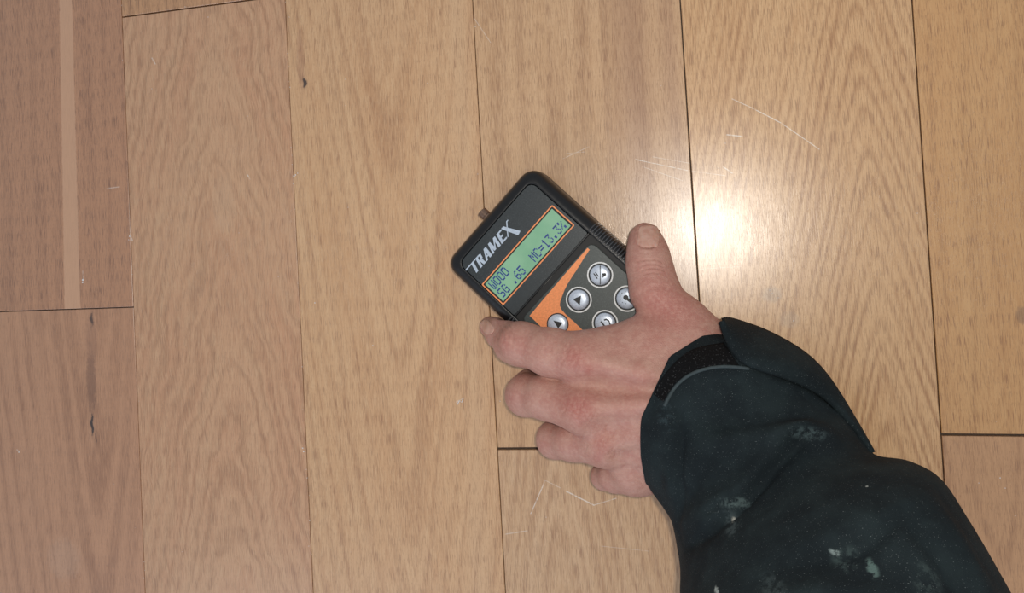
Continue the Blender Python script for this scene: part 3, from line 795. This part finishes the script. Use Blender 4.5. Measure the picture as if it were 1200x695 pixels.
def nail(ax, ay, bx, by, hw, label, thick=.45, lift=.28):
    """nail plate from its root (a) to its free edge (b), half-width hw px, laid on the finger"""
    nu, nv = 12, 14; V, ok = [], True
    d = np.array([bx-ax, by-ay]); L = np.linalg.norm(d); d /= L; s = np.array([-d[1], d[0]])
    last = None
    for i in range(nv+1):
        t = i/nv
        wv = hw*(min(1, (t/.16))**.5*.12+.88)*(1-.12*max(0, t-.75)/.25)
        for j in range(nu+1):
            q = -1+2*j/nu
            tt = t*L + (q*q)*(3.0*(1-t)-3.4*t)*.9
            x, y = np.array([ax, ay])+d*tt+s*q*wv
            h = cast(hbvh, x, y)
            if h[0] is not None and h[1].z > -.2: p = np.array(h[0])+np.array(h[1])*(lift-.25*q*q); last = p
            else: p = last if last is not None else P(x, y, 30)
            V.append(p)
    F = [(i*(nu+1)+j, (i+1)*(nu+1)+j, (i+1)*(nu+1)+j+1, i*(nu+1)+j+1) for i in range(nv) for j in range(nu)]
    V = np.array(V)
    o = mesh_np('fingernail', V-ploc, F, m_nail, hand); o['label'] = label
    md = o.modifiers.new('thickness', 'SOLIDIFY'); md.thickness = thick/1000; md.offset = -1
    return o
nail(758.5, 291, 761.5, 264, 12.8, 'short blunt thumbnail')
nail(577, 391, 565.5, 376, 6.2, 'index fingernail at the edge of the meter', .4, .15)

# ------------------------------------------------------------------ jacket sleeve
LR = [((771, 576), (852, 391), 42, 33, 61), ((776, 590), (880, 394), 44, 37, 55), ((784, 606), (915, 410), 48, 40, 47), ((789, 618), (955, 444), 53, 43, 39), ((792, 634), (988, 482), 58, 46, 30),
      ((796, 655), (1012, 516), 68, 46, 23), ((797, 676), (1027, 533), 78, 49, 16), ((797, 700), (1066, 541), 88, 53, 10), ((798, 735), (1104, 562), 98, 57, 5), ((803, 790), (1137, 611), 108, 60, 0),
      ((818, 870), (1184, 695), 120, 62, 0), ((850, 960), (1250, 815), 134, 64, 0), ((900, 1060), (1330, 950), 150, 66, 0)]
NS, NTH = 150, 160
A = np.array([[*l, *r, z, zr, ln] for l, r, z, zr, ln in LR], float)
tt = np.linspace(0, len(LR)-1, NS); i0 = np.minimum(tt.astype(int), len(LR)-2); fr = tt-i0
def cr_(A, i0, fr):      # Catmull-Rom through the sections
    g = lambda k: A[np.clip(k, 0, len(A)-1)]
    p0, p1, p2, p3 = g(i0-1), g(i0), g(i0+1), g(i0+2); f = fr[:, None]
    return .5*((2*p1)+(-p0+p2)*f+(2*p0-5*p1+4*p2-p3)*f*f+(-p0+3*p1-3*p2+p3)*f**3)
B = cr_(A, i0, fr)
SV = np.zeros((NS, NTH, 3))
for i in range(NS):
    lx, ly, rx, ry, z, zr, ln = B[i]
    for k in range(NTH):
        th_ = k*math.tau/NTH; c, s_ = math.cos(th_), math.sin(th_)
        e = .86
        cc = math.copysign(abs(c)**e, c); s2 = math.copysign(abs(s_)**e, s_)
        px = (lx+rx)/2+cc*(rx-lx)/2; py = (ly+ry)/2+cc*(ry-ly)/2
        if s_ > 0:
            px -= ln*np.interp(c, [-1, -.87, -.5, 0, .5, .87, 1], [0, .30, .62, .97, .80, .40, 0]); py += ln*np.interp(c, [-1, -.87, -.5, 0, .5, .87, 1], [0, .0, .02, .08, -.24, -.12, 0])
        SV[i, k] = P(px, py, z+s2*zr*(1 if s_ > 0 else np.interp(tt[i], [0, 2.5, 5], [.36, .4, .8])))
SV0 = SV.copy()
idx = np.arange(NS*NTH).reshape(NS, NTH)
SF = np.stack([idx[:-1], idx[1:], np.roll(idx, -1, 1)[1:], np.roll(idx, -1, 1)[:-1]], -1).reshape(-1, 4)
Vs = SV.reshape(-1, 3)
N = vnormals(Vs, SF)
cen = np.repeat(SV.mean(1), NTH, 0); sgn = np.sign(((Vs-cen)*N).sum(1).mean()); N *= sgn
if sgn < 0: SF = SF[:, ::-1]
sx, sy = proj(Vs)
D = np.zeros(len(Vs)); topm = np.clip((N[:, 2]-.2)*2.2, 0, 1)
def fold(pts, w, amp, one=0.0, w2=None):
    """crease (amp<0) or ridge along a polyline; `one` adds a soft step on its left side"""
    global D
    d = dpoly(sx, sy, pts); D += 1.5*topm*amp*np.exp(-(d/w)**2)
    if one:
        a, b = np.array(pts[0], float), np.array(pts[-1], float); n = b-a; L = np.linalg.norm(n); n /= L
        side = (sx-a[0])*n[1]-(sy-a[1])*n[0]
        D += topm*one*np.exp(-(d/(w2 or w*3))**2)*np.clip(side/w, -1, 1)
fold([(797, 480), (797, 520), (796, 570), (797, 640)], 4, -1.4, .5, 12)
fold([(783, 470), (780, 510), (784, 560), (790, 600)], 8, 1.0)
fold([(840, 500), (880, 494), (920, 487), (965, 488)], 10, -2.0, -1.6, 28)
fold([(905, 512), (945, 504), (985, 520), (1010, 540)], 12, 2.2)
fold([(812, 640), (832, 626), (870, 590), (905, 545), (935, 515)], 8, -3.2, 2.2, 24)
fold([(845, 620), (860, 596), (885, 585)], 7, 1.6)
fold([(835, 600), (855, 585), (885, 588)], 6, -1.2)
fold([(905, 655), (960, 650), (1010, 640), (1060, 600)], 12, -1.5, 1.4, 30)
fold([(1085, 565), (1110, 610), (1140, 660), (1165, 700)], 8, 1.5, -1.5, 26)
fold([(1075, 620), (1105, 655), (1130, 700)], 10, -2.2)
fold([(860, 640), (900, 620), (945, 600), (1000, 590)], 16, 2.0)
fold([(800, 600), (815, 560), (835, 530)], 9, -.9)
fold([(900, 700), (960, 690), (1040, 700)], 14, 1.6)
u_, v_ = np.meshgrid(np.arange(NS)/NS, np.arange(NTH)/NTH*math.tau, indexing='ij'); u_, v_ = u_.ravel(), v_.ravel()
random.seed(21)
for i in range(14):
    kk = random.randint(1, 6); fu = random.uniform(2, 9); D += .38*np.sin(kk*v_+random.random()*6+fu*u_*6)*np.clip(u_*7, 0, 1)/(1+.25*kk)*1.3*(.15+.85*topm)
Vs = Vs+N*D[:, None]
# slim hem roll at the cuff
hem = np.exp(-((u_*NS-1.2)/1.4)**2)*.5; Vs = Vs+N*hem[:, None]

fab = NT('jacket_fabric')
co = fab.n('ShaderNodeTexCoord').outputs['Object']
c1 = fab.ss(fab.noise(co, 45, 4, .6), .35, .7)
col = fab.mix(c1, lin((19, 27, 31)), lin((30, 40, 43)))
spk = fab.ss(fab.noise(co, 2300, 1, .5), .70, .77, 0, .35)
col = fab.mix(spk, col, lin((150, 160, 160)))
def smudge(px, py, z, r, st, c, an=0, asp=1.0, thr=(.44, .6)):
    """chalky rub mark on the cloth"""
    global col
    # locate on the sleeve by a cast
    h = cast(sbvh, px, py); p = (np.array(h[0])-ploc)/1000
    sp = fab.n('ShaderNodeMapping', vector_type='POINT'); sp.inputs['Location'].default_value = (-p[0], -p[1], -p[2]); fab.t.links.new(co, sp.inputs[0])
    s2 = fab.n('ShaderNodeMapping', vector_type='POINT'); s2.inputs['Rotation'].default_value = (0, 0, an); fab.t.links.new(sp.outputs[0], s2.inputs[0])
    s3 = fab.n('ShaderNodeMapping', vector_type='POINT'); s3.inputs['Scale'].default_value = (1000/(r*asp), 1000/r, 1000/(r*2)); fab.t.links.new(s2.outputs[0], s3.inputs[0])
    ln_ = fab.n('ShaderNodeVectorMath', operation='LENGTH'); fab.t.links.new(s3.outputs[0], ln_.inputs[0])
    nz = fab.noise(co, 260, 4, .7)
    f = fab.M('MULTIPLY', fab.ss(ln_.outputs['Value'], .35, 1.0, 1, 0), fab.ss(nz, thr[0], thr[1], 0, st))
    col = fab.mix(f, col, lin(c))
sbvh = BVHTree.FromPolygons([tuple(v) for v in Vs.tolist()], [tuple(f) for f in SF.tolist()])
for a in ((1022, 666, 0, 2.6, .7, (90, 112, 109), 1.3, 4.2, (.42, .56)), (990, 655, 0, 5, .2, (96, 116, 114), -.6, 1.4), (942, 507, 0, 4, .5, (74, 90, 92), .1, 3.6), (866, 589, 0, 3, .55, (84, 100, 100), -.1, 4.5),
          (858, 615, 0, 6, .3, (96, 110, 112), .7, 1.5), (978, 647, 0, 1.6, .8, (130, 145, 145), .3, 1.6), (1086, 680, 0, 7, .2, (90, 106, 104), 0, 1), (780, 490, 0, 6, .3, (60, 76, 82), 1.3, 1.8),
          (905, 690, 0, 6, .25, (84, 98, 100), .4, 1.6), (840, 692, 0, 2, .7, (170, 180, 176), 0, 1), (860, 610, 0, 1.6, .9, (180, 180, 170), .8, 1.5), (1016, 571, 0, .9, .9, (190, 195, 190), 0, 1)):
    smudge(*a)
weave = fab.n('ShaderNodeTexVoronoi'); fab.t.links.new(co, weave.inputs['Vector']); weave.inputs['Scale'].default_value = 1700
wr_ = fab.noise(co, 130, 4, .6)
fab.set(Base_Color=col, Roughness=.88)
fab.b.inputs['Sheen Weight'].default_value = .0; fab.b.inputs['Sheen Roughness'].default_value = .5
fab.b.inputs['Specular IOR Level'].default_value = .18
fab.bump(fab.M('ADD', weave.outputs[0], fab.M('MULTIPLY', wr_, 5.0)), .35, .0004)

sleeve = mesh_np('jacket_sleeve', Vs-ploc, SF, fab.m, person)
sleeve['label'] = 'dark jacket sleeve with chalky marks'
md = sleeve.modifiers.new('thickness', 'SOLIDIFY'); md.thickness = .0014; md.offset = -1

# grid patch helper over the sleeve: pixel rows cast on the cloth
def patch(name, rows, mat, parent, lift, thick, zfall=None):
    n0, n1 = len(rows), len(rows[0]); V = []
    for r in rows:
        for (x, y, z, l) in r:
            if z is None:
                h = cast(sbvh, x, y)
                p = np.array(h[0])+np.array([0, 0, l]) if h[0] is not None else P(x, y, 60)
            else: p = P(x, y, z)
            V.append(p)
    V = np.array(V)
    F = np.array([(i*n1+j, i*n1+j+1, (i+1)*n1+j+1, (i+1)*n1+j) for i in range(n0-1) for j in range(n1-1)])
    nz = np.cross(V[F[0][1]]-V[F[0][0]], V[F[0][2]]-V[F[0][0]])[2]
    if nz < 0: F = F[:, ::-1]
    o = mesh_np(name, V-ploc, F, mat, parent)
    md = o.modifiers.new('thickness', 'SOLIDIFY'); md.thickness = thick/1000; md.offset = -1
    return o
def resample(pts, n):
    pts = np.array(pts, float); 
    for _ in range(2):     # chaikin smoothing
        q = [pts[0]]
        for a, b in zip(pts[:-1], pts[1:]): q += [a*.75+b*.25, a*.25+b*.75]
        q.append(pts[-1]); pts = np.array(q)
    s = np.concatenate([[0], np.cumsum(np.linalg.norm(np.diff(pts, axis=0), axis=1))]); t = np.linspace(0, s[-1], n)
    return np.stack([np.interp(t, s, pts[:, i]) for i in range(2)], 1)

hk = NT('hook_tape')
co = hk.n('ShaderNodeTexCoord').outputs['Object']
hn = hk.noise(co, 1100, 2, .6)
hk.set(Base_Color=hk.mix(hk.ss(hn, .6, .72, 0, .55), lin((10, 11, 13)), lin((90, 92, 94))), Roughness=.85)
hk.b.inputs['Specular IOR Level'].default_value = .15
hk.bump(hn, .9, .0008)
outer = resample([(848, 401), (818, 406), (802, 414), (786, 429), (771, 449), (766, 462)], 40)
inner = resample([(866, 428), (850, 426), (826, 429), (806, 436), (790, 448), (781, 462), (777, 470)], 40)
rows = [[(*(outer[j]*(1-t)+inner[j]*t), None, .7) for j in range(40)] for t in np.linspace(0, 1, 9)]
bandp = patch('hook_tape', rows, hk.m, sleeve, 0, 1.0); bandp['label'] = 'fuzzy black hook fastening tape'
# stitched seam along the tape
st_m = simple('seam_thread', (48, 60, 64), .8)
def on_sleeve(pts, lift):
    out = []
    for x, y in pts:
        h = cast(sbvh, x, y)
        if h[0] is not None: out.append(np.array(h[0])+np.array([0, 0, lift]))
    return out
V, F = tube(on_sleeve(resample([(878, 432), (850, 429), (826, 432), (807, 439.5), (793, 451), (784, 465), (779, 476)], 60), .1), .85, 8)
mesh_np('seam', V-ploc, F, st_m, sleeve)

# wrist tab (flap) lying over the outer side
fo = resample([(846, 376), (853, 374.5), (866, 378), (898, 389), (938, 411), (962, 433), (981, 460), (1003, 497), (1016, 520), (1022, 531)], 60)
fi = resample([(846, 377), (850, 394), (857, 411), (866, 423), (884, 431), (912, 440), (937, 449), (970, 467), (996, 495), (1022, 531)], 60)
zin = []
for j in range(60):
    h = cast(sbvh, *fi[j]); s_j = j/59; zz = (h[0].z if h[0] is not None else 62)+2.6
    zin.append(zz if s_j > .12 else max(zz, 62+s_j*20))
zin = np.convolve(np.pad(zin, 6, mode='edge'), np.ones(13)/13, 'valid')
rows = []
for t in np.linspace(0, 1, 16):
    r = []
    for j in range(60):
        s = j/59
        x, y = fo[j]*(1-t)+fi[j]*t
        zi = zin[j]
        zo = 34+s*42
        z = zo+(zi-zo)*math.sin(t*math.pi/2)**.8
        if t > .9: z -= (t-.9)*8
        z += .7*math.sin(s*14+t*3)*math.sin(math.pi*t)
        r.append((x, y, z, 0))
    rows.append(r)
flap = patch('cuff_tab', rows, fab.m, sleeve, 0, 1.6); flap['label'] = 'rounded adjustable wrist tab'
e1 = [np.array(P(*(fi[j]*.93+fo[j]*.07), rows[-2][j][2]+.3)) for j in range(6, 56)]
V, F = tube(e1, .35, 6); mesh_np('tab_stitching', V-ploc, F, st_m, sleeve)
